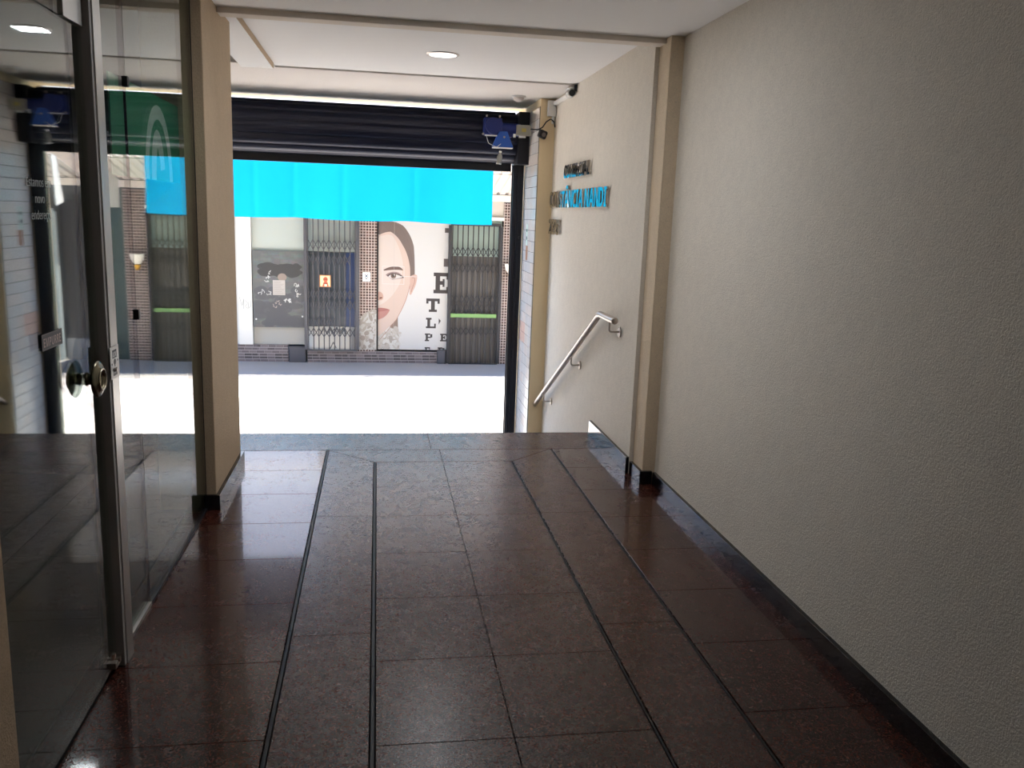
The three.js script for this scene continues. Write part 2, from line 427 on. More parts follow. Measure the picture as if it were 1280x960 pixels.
// glass door
const door = struct('door_1', [XG, 0, -2.745]);
door.rotation.y = turnG;
pane(door, 0, 0.86, 0.014, 1.975);
pane(door, 0, 0.86, 1.98, 2.455);
mesh('patch_fitting', bx(0.026, 0.13, 0.15, 0, 2.045, 0.083, 0.002), M.alu, door);
mesh('patch_hinge', bx(0.05, 0.06, 0.05, 0.006, 2.09, 0.02, 0.003), M.black2, door);
mesh('floor_bolt', merge([cyl(0.011, 0.011, 0.05, 0, 0.035, 0.03), bx(0.04, 0.022, 0.06, 0, 0.03, 0.03, 0.003), cyl(0.007, 0.007, 0.05, 0, 0.04, 0.03, 'x')]), M.steel, door);
mesh('lock_stud', cyl(0.006, 0.006, 0.01, 0.041, 0.986, -0.03, 'x', 16), M.steel, door);
// round pull on both faces
function knob(side) {
  const pts = [[0, 0], [0.02, 0], [0.02, 0.003], [0.0165, 0.006], [0.0165, 0.021], [0.024, 0.024], [0.05, 0.026], [0.0545, 0.029], [0.0545, 0.032], [0.05, 0.036], [0.043, 0.0385], [0.036, 0.039], [0.033, 0.0435], [0.028, 0.0445], [0.0245, 0.042], [0.022, 0.037], [0, 0.036]];
  const g = new THREE.LatheGeometry(pts.map((p) => new THREE.Vector2(p[0], p[1])), 48).rotateZ(-Math.PI / 2 * side).translate(0.005 * side, 0.985, 0.125);
  const k = mesh('pull_knob', g, M.brass, door);
  mesh('rim_ring', new THREE.TorusGeometry(0.0305, 0.0028, 8, 48).rotateY(Math.PI / 2).translate(0.0492 * side, 0.985, 0.125), M.brassLight, k);
}
knob(1); knob(-1);

const font = await new FontLoader().loadAsync('fonts/droid/droid_sans_bold.typeface.json');
const fontReg = await new FontLoader().loadAsync('fonts/droid/droid_sans_regular.typeface.json');
// push sign and notice on the door
const push = thing('door_sticker', 'dark strip sticker reading EMPURRE in pale letters on the glass door', 'sticker', [XG + 0.0072, 1.14, -2.365]);
push.rotation.y = Math.PI / 2 + turnG;
push.add(new THREE.Mesh(new THREE.BoxGeometry(0.14, 0.042, 0.0012), [0, 0, 0, 0, 1, 0].map((f) => f ? new THREE.MeshStandardMaterial({ roughness: 0.5, map: canvasTexture(400, 100, (c, w, h) => {
  c.fillStyle = '#1b1119'; c.fillRect(0, 0, w, h);
  c.strokeStyle = '#5a4c4d'; c.lineWidth = 3; c.strokeRect(4, 4, w - 8, h - 8);
  c.fillStyle = '#9a7f7d'; c.font = 'bold 76px sans-serif'; c.textAlign = 'center'; c.textBaseline = 'middle'; c.fillText('EMPURRE', w / 2, h / 2 + 4);
}) }) : std(0x1b1119, 0.6))));
push.children[0].name = 'sheet';
const notice = thing('glass_lettering', 'small pale lettering in three lines on the glass door above the push sticker', 'lettering', [XG + 0.0062, 1.5, -2.35]);
notice.rotation.y = Math.PI / 2 + turnG;
['Estamos em', 'novo', 'endereço'].forEach((t, i) => {
  const g = new TextGeometry(t, { font: fontReg, size: 0.021, depth: 0.0006, curveSegments: 4 });
  g.computeBoundingBox();
  const bb = g.boundingBox;
  mesh('text_line', g.translate(-(bb.max.x + bb.min.x) / 2, 0.028 - i * 0.04, 0), std(0xc2caca, 0.7), notice);
});

// green poster behind the fixed pane with pale concentric arcs
const posterGreen = thing('wall_poster', 'green poster with pale concentric arcs hanging behind the fixed glass pane', 'poster', [-0.905, 1.76, -3.74]);
posterGreen.rotation.y = Math.PI / 2;
{
  const mt = new THREE.MeshStandardMaterial({ roughness: 0.6, map: canvasTexture(832, 272, (c, w, h) => {
    const X = (d) => (d - 3.22) * 800, Y = (y) => (1.93 - y) * 800;      // metres on the sheet
    c.fillStyle = '#2c9a70'; c.fillRect(0, 0, w, h);
    c.fillStyle = '#268d65'; c.fillRect(0, Y(1.66), w, h);
    c.strokeStyle = '#eef4ef'; c.lineCap = 'butt';
    c.lineWidth = 46; c.beginPath(); c.ellipse(X(3.88), Y(1.6), 160, 212, 0, Math.PI * 0.95, Math.PI * 2.06); c.stroke();
    c.lineWidth = 60; c.beginPath(); c.ellipse(X(3.86), Y(1.58), 62, 142, 0, Math.PI * 0.9, Math.PI * 1.9); c.stroke();
  }) });
  mesh('sheet', new THREE.BoxGeometry(1.04, 0.34, 0.006), mt, posterGreen);
}

// ------------------------------------------------------------------ rolling shutter
const shutter = thing('rolling_shutter', 'dark navy rolled-up steel shutter with ribbed coil across the street opening', 'shutter', [0, 1.9, -8.2]);
{
  // coil: slats wound round the axle, each a shallow arch of its own
  const N = 13, R = 0.222, cy = 0.306;
  const slatShape = (a0, a1, r) => {
    const s = new THREE.Shape(), steps = 6;
    for (let k = 0; k <= steps; k++) { const t = k / steps, a = a0 + (a1 - a0) * t, rr = r + 0.011 * Math.sin(Math.PI * t) - (k === 0 ? 0.004 : 0); s[k ? 'lineTo' : 'moveTo'](Math.cos(a) * rr, Math.sin(a) * rr); }
    for (let k = steps; k >= 0; k--) { const a = a0 + (a1 - a0) * (k / steps); s.lineTo(Math.cos(a) * (r - 0.012), Math.sin(a) * (r - 0.012)); }
    return s;
  };
  const w = 2.696, da = (Math.PI * 2) / N;
  for (let i = 0; i < N; i++) {
    const a = i * da + 0.13, g = new THREE.ExtrudeGeometry(slatShape(a, a + da * 0.985, R), { depth: w, bevelEnabled: false, curveSegments: 4 });
    // shape x is towards the hall (+z), shape y is up
    mesh('slat', g.rotateY(-Math.PI / 2).translate(w - 1.443, cy, 0), M.shutter, shutter);
  }
  mesh('axle', cyl(0.05, 0.05, 2.68, -0.1, cy, 0, 'x'), M.darkMetal, shutter);
  // hanging curtain in front of the coil and its bottom bar
  const flat = (y0, y1) => { const s = new THREE.Shape(); for (let k = 0; k <= 6; k++) { const t = k / 6; s[k ? 'lineTo' : 'moveTo'](0.012 * Math.sin(Math.PI * t), y0 + (y1 - y0) * t); } s.lineTo(-0.006, y1); s.lineTo(-0.006, y0); return new THREE.ExtrudeGeometry(s, { depth: 2.684, bevelEnabled: false }).rotateY(-Math.PI / 2).translate(2.684 - 1.443, 0, -0.02); };
  mesh('slat', flat(0.08, 0.152), M.shutter, shutter);
  mesh('slat', flat(0.155, 0.2), M.shutter, shutter);
  mesh('bottom_bar', bx(2.684, 0.075, 0.03, -0.101, 0.04, -0.02, 0.004), M.guide, shutter);
}
for (const [x, label] of [[1.305, 'dark steel guide rail on the tiled right jamb of the street opening'], [-1.495, 'dark steel guide rail on the left jamb of the street opening']]) {
  const t = thing('guide_rail', label, 'guide rail', [x, -1.1, -8.2]);
  mesh('channel', merge([bx(0.1, 3.06, 0.012, 0, 1.53, 0.044), bx(0.1, 3.06, 0.012, 0, 1.53, -0.044), bx(0.012, 3.06, 0.076, x > 0 ? 0.044 : -0.044, 1.53, 0)]), M.guide, t);
  mesh('front_rib', bx(0.022, 3.06, 0.01, x > 0 ? 0.0 : -0.0, 1.53, 0.055, 0.002), M.guide, t);
  if (x > 0) mesh('lock_pin', cyl(0.014, 0.014, 0.03, 0.03, 2.395, 0.062, 'z', 16), M.black2, t);
  mesh('coil_plate', bx(0.1, 0.46, 0.36, x > 0 ? 0.004 : -0.004, 3.29, 0.068, 0.004), M.guide, t);
}
// motor on the coil
const motor = thing('shutter_motor', 'blue shutter motor with beige control box at the right end of the coil', 'motor', [1.08, 2.2, -7.885]);
mesh('gearbox', merge([bx(0.16, 0.15, 0.12, -0.07, 0.07, 0, 0.012), cyl(0.07, 0.07, 0.06, -0.07, 0.07, 0.07, 'z', 28), bx(0.1, 0.11, 0.1, 0.06, 0.04, 0, 0.01)]), M.blue, motor);
mesh('motor_body', merge([cyl(0.055, 0.055, 0.17, 0.09, 0.05, 0.02, 'x', 28), bx(0.03, 0.12, 0.1, 0.0, 0.05, 0.02, 0.004)]), M.blue, motor);
mesh('chain_guard', (() => { const s = new THREE.Shape([[-0.035, 0.07], [0.035, 0.07], [0.09, -0.06], [-0.09, -0.06]].map((p) => new THREE.Vector2(...p))); return new THREE.ExtrudeGeometry(s, { depth: 0.05, bevelEnabled: true, bevelSize: 0.004, bevelThickness: 0.004, bevelSegments: 1 }).translate(0.02, -0.045, 0.02); })(), M.blueLight, motor, undefined, 'bright blue flared chain guard');
mesh('guard_lip', bx(0.18, 0.008, 0.066, 0.02, -0.112, 0.045), M.white, motor);
const ctrl = mesh('control_box', bx(0.13, 0.09, 0.06, 0.2, 0.045, 0.07, 0.005), M.greyBox, motor, undefined, 'beige control box');
mesh('label_plate', bx(0.04, 0.03, 0.002, 0.2, 0.045, 0.101), std(0xc8b765, 0.6), ctrl);
for (const [x, y] of [[-0.13, 0.155], [-0.015, 0.155], [-0.16, 0.0], [0.03, -0.02]]) mesh('bolt', cyl(0.01, 0.01, 0.02, x, y, 0.07, 'z', 6), M.steel, motor);
mesh('cable_tray', bx(0.11, 0.012, 0.012, -0.09, -0.012, 0.075), M.whiteGloss, motor);
mesh('cable_gland', bx(0.06, 0.016, 0.014, 0.19, -0.012, 0.08), M.whiteGloss, motor);
mesh('cable_gland', cyl(0.012, 0.012, 0.03, 0.12, -0.005, 0.08), M.whiteGloss, motor);
mesh('hanging_wire', tube([V(-0.13, -0.02, 0.08), V(-0.11, -0.08, 0.09), V(-0.04, -0.11, 0.09), V(0.0, -0.08, 0.08)], 0.003, 20, 6), M.whiteGloss, motor);
// bottle tied to the release cord
const bottle = thing('plastic_bottle', 'small clear plastic bottle hanging upside down on a cord below the motor', 'bottle', [1.07, 1.945, -7.84]);
bottle.scale.setScalar(0.8);
bottle.rotation.z = -0.12;
mesh('bottle_body', new THREE.LatheGeometry([[0, 0], [0.026, 0], [0.029, 0.006], [0.028, 0.05], [0.03, 0.056], [0.03, 0.08], [0.024, 0.1], [0.012, 0.118], [0.012, 0.128]].map((p) => new THREE.Vector2(...p)), 24), phys(0xc9c9c4, 0.25, { transmission: 0.55, thickness: 0 }), bottle);
mesh('bottle_cap', cyl(0.015, 0.015, 0.018, 0, 0.137, 0, 'y', 20), M.white, bottle);
mesh('wrapping', cyl(0.0305, 0.0305, 0.012, 0, 0.006, 0, 'y', 20), M.whiteGloss, bottle);
mesh('cord', tube([V(0, 0.146, 0), V(-0.012, 0.155, 0.003), V(-0.004, 0.163, 0.003), V(0, 0.171, 0.0)], 0.004, 16, 6), M.cable, bottle);

// ------------------------------------------------------------------ devices near the street jamb
const cctv = thing('security_camera', 'white bullet camera with trunking at the top of the stair wall', 'camera', [1.5, 2.44, -6.75]);
mesh('trunking', bx(0.028, 0.03, 0.62, -0.016, 0.002, -0.4, 0.003), M.white, cctv);
mesh('camera_body', merge([cyl(0.03, 0.03, 0.1, -0.035, -0.005, -0.01, 'z', 24), bx(0.066, 0.008, 0.12, -0.035, 0.028, 0, 0.003)]), M.whiteGloss, cctv);
mesh('lens', cyl(0.024, 0.024, 0.012, -0.035, -0.005, 0.044, 'z', 24), M.black2, cctv);
mesh('bracket', bx(0.02, 0.045, 0.02, -0.012, 0.03, 0.06), M.cable, cctv);
const jbox = thing('junction_box', 'white junction box at the top corner beside the tan pilaster', 'junction box', [1.462, 2.33, -7.497]);
mesh('box_body', bx(0.07, 0.13, 0.05, 0, 0.075, 0.026, 0.005), M.white, jbox);
mesh('pipe_stub', cyl(0.014, 0.014, 0.06, 0.016, -0.02, 0.024, 'y', 16), M.whiteGloss, jbox);
const sensor = thing('motion_sensor', 'small dark square sensor hanging from a black cable on the tan pilaster', 'sensor', [1.385, 2.19, -7.47]);
const sb = mesh('sensor_head', bx(0.075, 0.07, 0.05, 0, 0, 0.01, 0.014), M.black2, sensor);
sb.rotation.set(0.2, 0.3, -0.35);
mesh('face_ring', cyl(0.018, 0.018, 0.006, 0, 0, 0.037, 'z', 20), std(0x6a6260, 0.4), sb);
mesh('stem', bar(V(-0.01, 0, -0.028), V(0, 0, 0), 0.008), M.black2, sensor);
mesh('cable', tube([V(-0.1, 0.035, -0.0), V(-0.04, 0.035, 0.01), V(0.0, 0.055, 0.015), V(0.03, 0.1, 0.015), V(0.07, 0.125, 0.015), V(0.098, 0.1, 0.02), V(0.108, 0.06, 0.015)], 0.005, 40, 6), M.cable, sensor);
const smoke = thing('smoke_detector', 'small white dome detector on the rough ceiling near the shutter', 'smoke detector', [1.17, 2.488, -7.45]);
mesh('base_ring', cyl(0.06, 0.06, 0.014, 0, -0.007, 0, 'y', 32), M.white, smoke);
mesh('dome', new THREE.SphereGeometry(0.046, 24, 10, 0, Math.PI * 2, Math.PI / 2, Math.PI / 2).scale(1, 0.75, 1).translate(0, -0.014, 0), std(0xcfc6c0, 0.5), smoke);

// recessed downlight
const lamp = thing('ceiling_downlight', 'round recessed downlight glowing white in the bay ceiling', 'downlight', [0.41, 2.5, -5.82]);
mesh('trim_ring', new THREE.LatheGeometry([[0.084, -0.002], [0.088, -0.008], [0.104, -0.006], [0.107, 0]].map((p) => new THREE.Vector2(...p)), 48), M.steel, lamp);
mesh('lamp_diffuser', cyl(0.086, 0.086, 0.004, 0, -0.003, 0, 'y', 48), std(0xffffff, 0.5, { emissive: 0xffffff, emissiveIntensity: 1.2 }), lamp);
const lampLight = new THREE.RectAreaLight(0xf6f9ff, 10, 0.15, 0.15);
lampLight.name = 'downlight_glow';
lampLight.position.set(0.41, 2.49, -5.82);
lampLight.lookAt(0.41, 0, -5.82);
scene.add(lampLight);
for (const [px, pz, ly, pw, lab] of [[0.36, -3.74, 2.458, 30, 'added unseen round downlight in the hall ceiling just before the beam']]) {  // unseen lamp, added to lift the light on the right wall
  const l2 = lamp.clone();
  l2.name = numbered('ceiling_downlight');
  l2.userData = { label: lab, category: 'downlight' };
  l2.position.set(px, ly, pz);
  scene.add(l2);
  const r = new THREE.RectAreaLight(0xf6f9ff, pw, 0.15, 0.15);
  r.name = 'downlight_glow_' + (px > 0 ? 'hall' : 'room');
  r.position.set(px, ly - 0.012, pz);
  r.lookAt(px, 0, pz);
  scene.add(r);
}

// ------------------------------------------------------------------ wall lettering
function lettering(text, name, label, d0, d1, y0, h) {
  const t = thing(name, label, 'lettering', [XW, y0, -d0]);
  t.rotation.y = -Math.PI / 2;
  const size = h / 0.72, parts = [];
  let x = 0;
  for (const ch of text) {
    if (ch === ' ') { x += size * 0.3; continue; }
    const g = new TextGeometry(ch, { font, size: size * 0.98, depth: 0.012, curveSegments: 5, bevelEnabled: true, bevelSize: 0.0012, bevelThickness: 0.0015, bevelSegments: 1 });
    g.computeBoundingBox();
    parts.push([g.translate(x - g.boundingBox.min.x, 0, 0.012), x]);
    x += g.boundingBox.max.x - g.boundingBox.min.x + size * 0.06;
  }
  const k = (d0 - d1) / x;
  for (const [g] of parts) mesh('letter', g.scale(k, 0.74, 1), M.chrome, t);
}
lettering('COMERCIAL', 'wall_lettering', 'short upper line of polished metal letters reading COMERCIAL on the stair wall', 6.92, 6.05, 1.805, 0.1);
lettering('CONSTÂNCIA NANDI', 'wall_lettering', 'long middle line of polished metal letters reading CONSTÂNCIA NANDI on the stair wall', 7.46, 5.55, 1.578, 0.13);
lettering('2895', 'wall_lettering', 'lowest line of polished metal numerals on the stair wall', 7.46, 7.02, 1.355, 0.125);

// handrail
const rail = thing('handrail', 'brushed steel handrail on three brackets sloping down the stair wall', 'handrail', [XW, 0, -6.3]);
const RX = -0.07, rp = (d, y) => V(RX, y, 6.3 - d);
mesh('rail', new THREE.TubeGeometry((() => { const c = new THREE.CurvePath(); const a = rp(5.03, 0.892), b = rp(5.36, 0.892), e = rp(5.47, 0.855), z = rp(7.52, -0.19); c.add(new THREE.LineCurve3(a, b)); c.add(new THREE.QuadraticBezierCurve3(b, rp(5.41, 0.892), e)); c.add(new THREE.LineCurve3(e, z)); return c; })(), 90, 0.0215, 16, false), M.steel, rail);
mesh('end_cap', new THREE.SphereGeometry(0.0215, 16, 12).scale(1, 1, 0.4).translate(RX, 0.892, 6.3 - 5.03), M.steel, rail);
mesh('end_cap', new THREE.SphereGeometry(0.0215, 16, 12).scale(1, 1, 0.4).translate(RX, -0.19, 6.3 - 7.52), M.steel, rail);
for (const [d, y] of [[5.14, 0.892], [6.14, 0.504], [7.12, 0.012]]) {
  const b = mesh('bracket', merge([tube([rp(d, y - 0.018), rp(d, y - 0.07), V(RX + 0.012, y - 0.082, 6.3 - d), V(-0.008, y - 0.082, 6.3 - d)], 0.006, 20, 8)]), M.steel, rail);
  mesh('wall_plate', cyl(0.032, 0.032, 0.007, -0.0036, y - 0.082, 6.3 - d, 'x', 24), M.steel, b);
}
// stickers on the reveal tiles
const st1 = thing('wall_sticker', 'small brown sticker on the white tiled jamb', 'sticker', [1.3625, 1.165, -7.88]);
mesh('sheet', bx(0.0012, 0.13, 0.1), std(0x9a6b48, 0.6), st1);
const st2 = thing('wall_sticker', 'narrow pale green label with dark marks above the brown sticker on the tiled jamb', 'sticker', [1.3625, 1.33, -7.9]);
mesh('sheet', bx(0.0012, 0.19, 0.07), std(0xb9cfc2, 0.6), st2);
mesh('dark_mark', bx(0.0006, 0.025, 0.05, -0.001, 0.04, 0), std(0x2b5a48, 0.6), st2);
mesh('dark_mark', bx(0.0006, 0.03, 0.05, -0.001, -0.03, 0), std(0x4c5a55, 0.6), st2);

// ------------------------------------------------------------------ street
const SY = -1.1, DS = 14.9;      // street level and plane of the opposite shopfronts
const street = struct('street');
mesh('paving', slab(-40, 40, SY - 0.3, SY, 7.45, 60), M.paving, street);

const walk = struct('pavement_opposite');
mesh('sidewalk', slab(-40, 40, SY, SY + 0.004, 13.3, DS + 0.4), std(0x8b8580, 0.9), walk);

const shopWall = struct('wall_opposite');
mesh('wall_face', slab(-12, 12, SY, 1.9, DS + 0.16, DS + 0.4), std(0x6f6d6b, 0.9), shopWall);
const facadeL = struct('wall_upper_left');
mesh('facade', slab(-12, -1.0, 1.9, 9, DS + 0.02, DS + 0.4), std(0xe9e6ea, 0.9), facadeL);
const facadeR = struct('wall_upper_right');
mesh('facade', slab(-1.0, 12, 1.9, 6.5, DS + 0.05, DS + 0.4), std(0xb9a896, 0.9), facadeR);
const course = struct('added_trim_3');
mesh('added_white_band', slab(-12, 12, 2.98, 3.3, DS - 0.04, DS + 0.02, 0.006), std(0xf4f1ee, 0.8), course);  // added white band, stands in for bright daylight in the slit above the coil
// white shop at the left
const shopL = struct('wall_white_shop');
const colW = struct('column_white');
mesh('column', slab(-2.29, -2.065, SY + 0.3, 1.7, DS - 0.06, DS + 0.16, 0.004), std(0xc6c4c1, 0.7), colW);
mesh('upper_panel', slab(-2.06, -1.18, 0.785, 1.7, DS, DS + 0.16), std(0x9fa5a0, 0.5), shopL);
mesh('wall_panel', slab(-4.6, -2.29, SY + 0.3, 1.7, DS, DS + 0.16), std(0xb4b2ae, 0.7), shopL);
const plinth1 = struct('plinth_white_shop');
mesh('plinth', slab(-4.6, -1.49, SY, SY + 0.3, DS - 0.04, DS + 0.16), M.course, plinth1);
mesh('lower_panel', slab(-2.06, -1.18, SY + 0.3, -0.5, DS + 0.01, DS + 0.16), std(0x92918e, 0.5), shopL);
const box1 = thing('meter_box', 'dark grey metal box at pavement level between white shop and left gate', 'box', [-1.335, SY, -DS + 0.02]);
mesh('box_body', bx(0.285, 0.28, 0.14, 0, 0.14, -0.02, 0.006), std(0x35353c, 0.5), box1);
mesh('lid', bx(0.25, 0.24, 0.008, 0, 0.14, 0.054, 0.003), std(0x42424a, 0.5), box1);

const scribble = (c, x, y, w, h, n, col, lw) => {
  c.strokeStyle = col; c.lineWidth = lw; c.lineCap = 'round';
  for (let i = 0; i < n; i++) { c.beginPath(); let px = x + rnd() * w, py = y + rnd() * h; c.moveTo(px, py); for (let k = 0; k < 4; k++) { c.quadraticCurveTo(px + (rnd() - 0.5) * 34, py + (rnd() - 0.5) * 40, px += (rnd() - 0.3) * 22, py += (rnd() - 0.5) * 34); } c.stroke(); }
};
const board = thing('boarded_panel', 'grey boarded panel with white graffiti and a pinned paper on the white shop', 'panel', [-1.62, -0.5, -DS + 0.022]);
mesh('board', new THREE.BoxGeometry(0.86, 1.285, 0.04).translate(0, 0.6425, 0.02), new THREE.MeshStandardMaterial({ color: 0xd2d2d2, roughness: 0.6, map: canvasTexture(512, 768, (c, w, h) => {
  c.fillStyle = '#646666'; c.fillRect(0, 0, w, h);
  for (let i = 0; i < 500; i++) { c.fillStyle = `rgba(${90 + rnd() * 60},${92 + rnd() * 60},${94 + rnd() * 60},0.12)`; c.fillRect(rnd() * w, rnd() * h, 20 + rnd() * 80, 6 + rnd() * 40); }
  c.fillStyle = 'rgba(62,61,62,0.9)'; for (let i = 0; i < 60; i++) { c.beginPath(); c.ellipse(90 + rnd() * 340, 150 + rnd() * 90, 30 + rnd() * 40, 14 + rnd() * 24, 0, 0, 7); c.fill(); }
  c.fillStyle = 'rgba(84,84,90,0.75)'; for (let i = 0; i < 50; i++) { c.beginPath(); c.ellipse(40 + rnd() * 430, 380 + rnd() * 350, 30 + rnd() * 60, 20 + rnd() * 50, 0, 0, 7); c.fill(); }
  c.fillStyle = '#9b8a80'; c.beginPath(); c.ellipse(285, 262, 44, 38, 0, 0, 7); c.fill();
  scribble(c, 90, 220, 70, 90, 4, '#d9d9d6', 5); scribble(c, 30, 390, 120, 50, 4, '#cfd0d0', 5); scribble(c, 400, 340, 80, 90, 6, '#dcdcda', 5); scribble(c, 310, 470, 70, 40, 5, '#e4e4e2', 5); scribble(c, 170, 470, 110, 70, 4, '#a79a94', 6);
  c.fillStyle = '#e9e9e9'; c.beginPath(); c.arc(26, 688, 9, 0, 7); c.arc(478, 655, 9, 0, 7); c.fill();
}) }), board);
mesh('pinned_paper', new THREE.BoxGeometry(0.2, 0.25, 0.003).translate(-0.005, 0.67, 0.042), new THREE.MeshStandardMaterial({ roughness: 0.8, map: canvasTexture(96, 120, (c, w, h) => { c.fillStyle = '#a29c97'; c.fillRect(0, 0, w, h); c.fillStyle = '#8b8580'; for (let i = 0; i < 11; i++) c.fillRect(8, 10 + i * 10, 50 + rnd() * 30, 3); }) }), board);
const tagPaint = thing('graffiti', 'thin grey graffiti tag sprayed low on the white column', 'graffiti', [-2.18, -0.1, -DS + 0.0606]);
{ const g = []; for (const p of [[[-0.09, 0.1], [-0.05, -0.05], [-0.02, 0.08], [-0.03, -0.1]], [[0.0, 0.05], [0.04, 0.0], [0.0, -0.06], [0.05, -0.09]], [[0.06, 0.03], [0.05, -0.08], [0.09, -0.05], [0.1, 0.05]]]) g.push(tube(p.map(([x, y]) => V(x, y, 0)), 0.005, 16, 5).scale(1, 1, 0.15)); mesh('paint_stroke', merge(g), std(0x8d9290, 0.8), tagPaint); }

// folding security gate
function gateGeo(w, n, rows, h) {
  const pitch = w / n;
  return {
    barGeo: metreUV(new THREE.BoxGeometry(0.018, h, 0.02)),
    rows: rows.map(([y0, y1, m = n, from = 0]) => { const g = []; for (let i = from; i < m; i++) { const x = -w / 2 + (i + 0.5) * pitch; g.push(bar(V(x - pitch / 2, y0, 0.014), V(x + pitch / 2, y1, 0.014), 0.007, 5), bar(V(x - pitch / 2, y1, 0.02), V(x + pitch / 2, y0, 0.02), 0.007, 5)); } return merge(g); }),
  };
}
function gate(label, xc, y0, y1, w, n, rows, material, name = 'security_gate') {
  const h = y1 - y0, t = thing(name, label, 'security gate', [xc, y0, -DS + 0.1]), k = gateGeo(w, n, rows, h);
  for (let i = 0; i <= n; i++) mesh('gate_bar', k.barGeo, material, t, [-w / 2 + (i * w) / n, h / 2, 0]);
  for (const g of k.rows) mesh('scissor_lattice', g, material, t);
  mesh('top_rail', bx(w + 0.06, 0.05, 0.06, 0, h + 0.025, 0), material, t);
  mesh('bottom_track', bx(w + 0.06, 0.025, 0.05, 0, -0.0125, 0), material, t);
  mesh('gate_frame', bx(0.05, h, 0.06, -w / 2 - 0.04, h / 2, 0), material, t);
  mesh('gate_frame', bx(0.05, h, 0.06, w / 2 + 0.04, h / 2, 0), material, t);
  return t;
}
const gateMat = std(0x2f2f33, 0.5, { metalness: 0.4 });
gate('left folding lattice gate before the dark blue shop door', -0.755, -0.865, 1.36, 0.78, 9, [[1.69, 1.86], [1.44, 1.61, 8], [0.86, 1.03], [0.68, 0.85], [0.4, 0.55, 5], [0.22, 0.37]], std(0x4c4c52, 0.5, { metalness: 0.4 }));
gate('right folding lattice gate reaching the pavement before a striped shutter', 1.67, SY + 0.02, 1.3, 0.8, 9, [[1.86, 2.02], [1.58, 1.75], [1.05, 1.2], [0.9, 1.05], [0.5, 0.64]], gateMat);
// what stands behind the left gate
const wL = struct('window_2');
mesh('upper_pane', slab(-1.17, -0.33, 0.79, 1.7, DS, DS + 0.16), std(0x929995, 0.5), wL);
mesh('door_pane', slab(-1.17, -0.52, -0.48, 0.78, DS, DS + 0.16), phys(0x3e4650, 0.3), wL);
mesh('door_pane', slab(-0.52, -0.33, -0.48, 0.78, DS + 0.005, DS + 0.16), phys(0x2b3f6b, 0.35), wL);
mesh('lower_pane', new THREE.BoxGeometry(0.84, 0.41, 0.16).translate(-0.75, -0.69, -DS - 0.08), new THREE.MeshStandardMaterial({ roughness: 0.6, map: canvasTexture(420, 205, (c, w, h) => {
  c.fillStyle = '#d8d6d2'; c.fillRect(0, 0, w, h); c.fillStyle = '#a4a3a4'; c.fillRect(360, 0, 60, h);
  c.strokeStyle = '#6a6a6c'; c.lineWidth = 14; c.lineJoin = 'round';
  c.beginPath(); for (let i = 0; i < 9; i++) c.lineTo(110 + i * 27, i % 2 ? 8 : 62); c.stroke();
  c.lineWidth = 9; c.beginPath(); c.moveTo(190, 190); c.lineTo(215, 135); c.lineTo(240, 185); c.stroke();
}) }), wL);
const plinth2 = struct('plinth_opposite');
mesh('plinth', slab(-1.17, 1.1, SY, -0.895, DS - 0.06, DS + 0.16), M.course, plinth2);
// behind the right gate
const wR = struct('window_3');
mesh('upper_pane', slab(1.2, 2.13, 0.78, 1.4, DS, DS + 0.16), std(0x90a098, 0.45), wR);
for (let i = 0; i < 18; i++) mesh('shutter_slat', slab(1.2 + i * 0.0517, 1.2 + (i + 0.96) * 0.0517, SY, 0.775, DS + (i % 2 ? 0 : 0.015), DS + 0.16), std(i % 2 ? 0x625f5e : 0x54514f, 0.55, { metalness: 0.2 }), wR);
const greenBar = thing('green_bar', 'pale green crossbar fixed across the right folding gate', 'bar', [1.66, -0.27, -DS + 0.135]);
mesh('bar', bx(0.8, 0.065, 0.012, 0, 0.0325, 0, 0.003), std(0x6f9457, 0.6), greenBar);
// framed picture on the gate
const pic = thing('picture_sign', 'small orange and cream picture sign hung on the left gate', 'sign', [-0.862, 0.305, -DS + 0.13]);
mesh('print', new THREE.BoxGeometry(0.185, 0.2, 0.008), new THREE.MeshStandardMaterial({ roughness: 0.5, map: canvasTexture(120, 130, (c, w, h) => {
  c.fillStyle = '#e9c99c'; c.fillRect(0, 0, w, h); c.strokeStyle = '#a86a3c'; c.lineWidth = 8; c.strokeRect(4, 4, w - 8, h - 8);
  c.fillStyle = '#b5543a'; c.beginPath(); c.ellipse(64, 48, 24, 28, 0, 0, 7); c.fill(); c.beginPath(); c.moveTo(30, 122); c.lineTo(46, 74); c.lineTo(84, 74); c.lineTo(98, 122); c.fill();
  c.fillStyle = '#6a2d22'; c.fillRect(38, 40, 50, 10); c.fillRect(40, 86, 46, 8); c.fillStyle = '#f1dec0'; c.fillRect(52, 100, 26, 22);
}) }), pic);

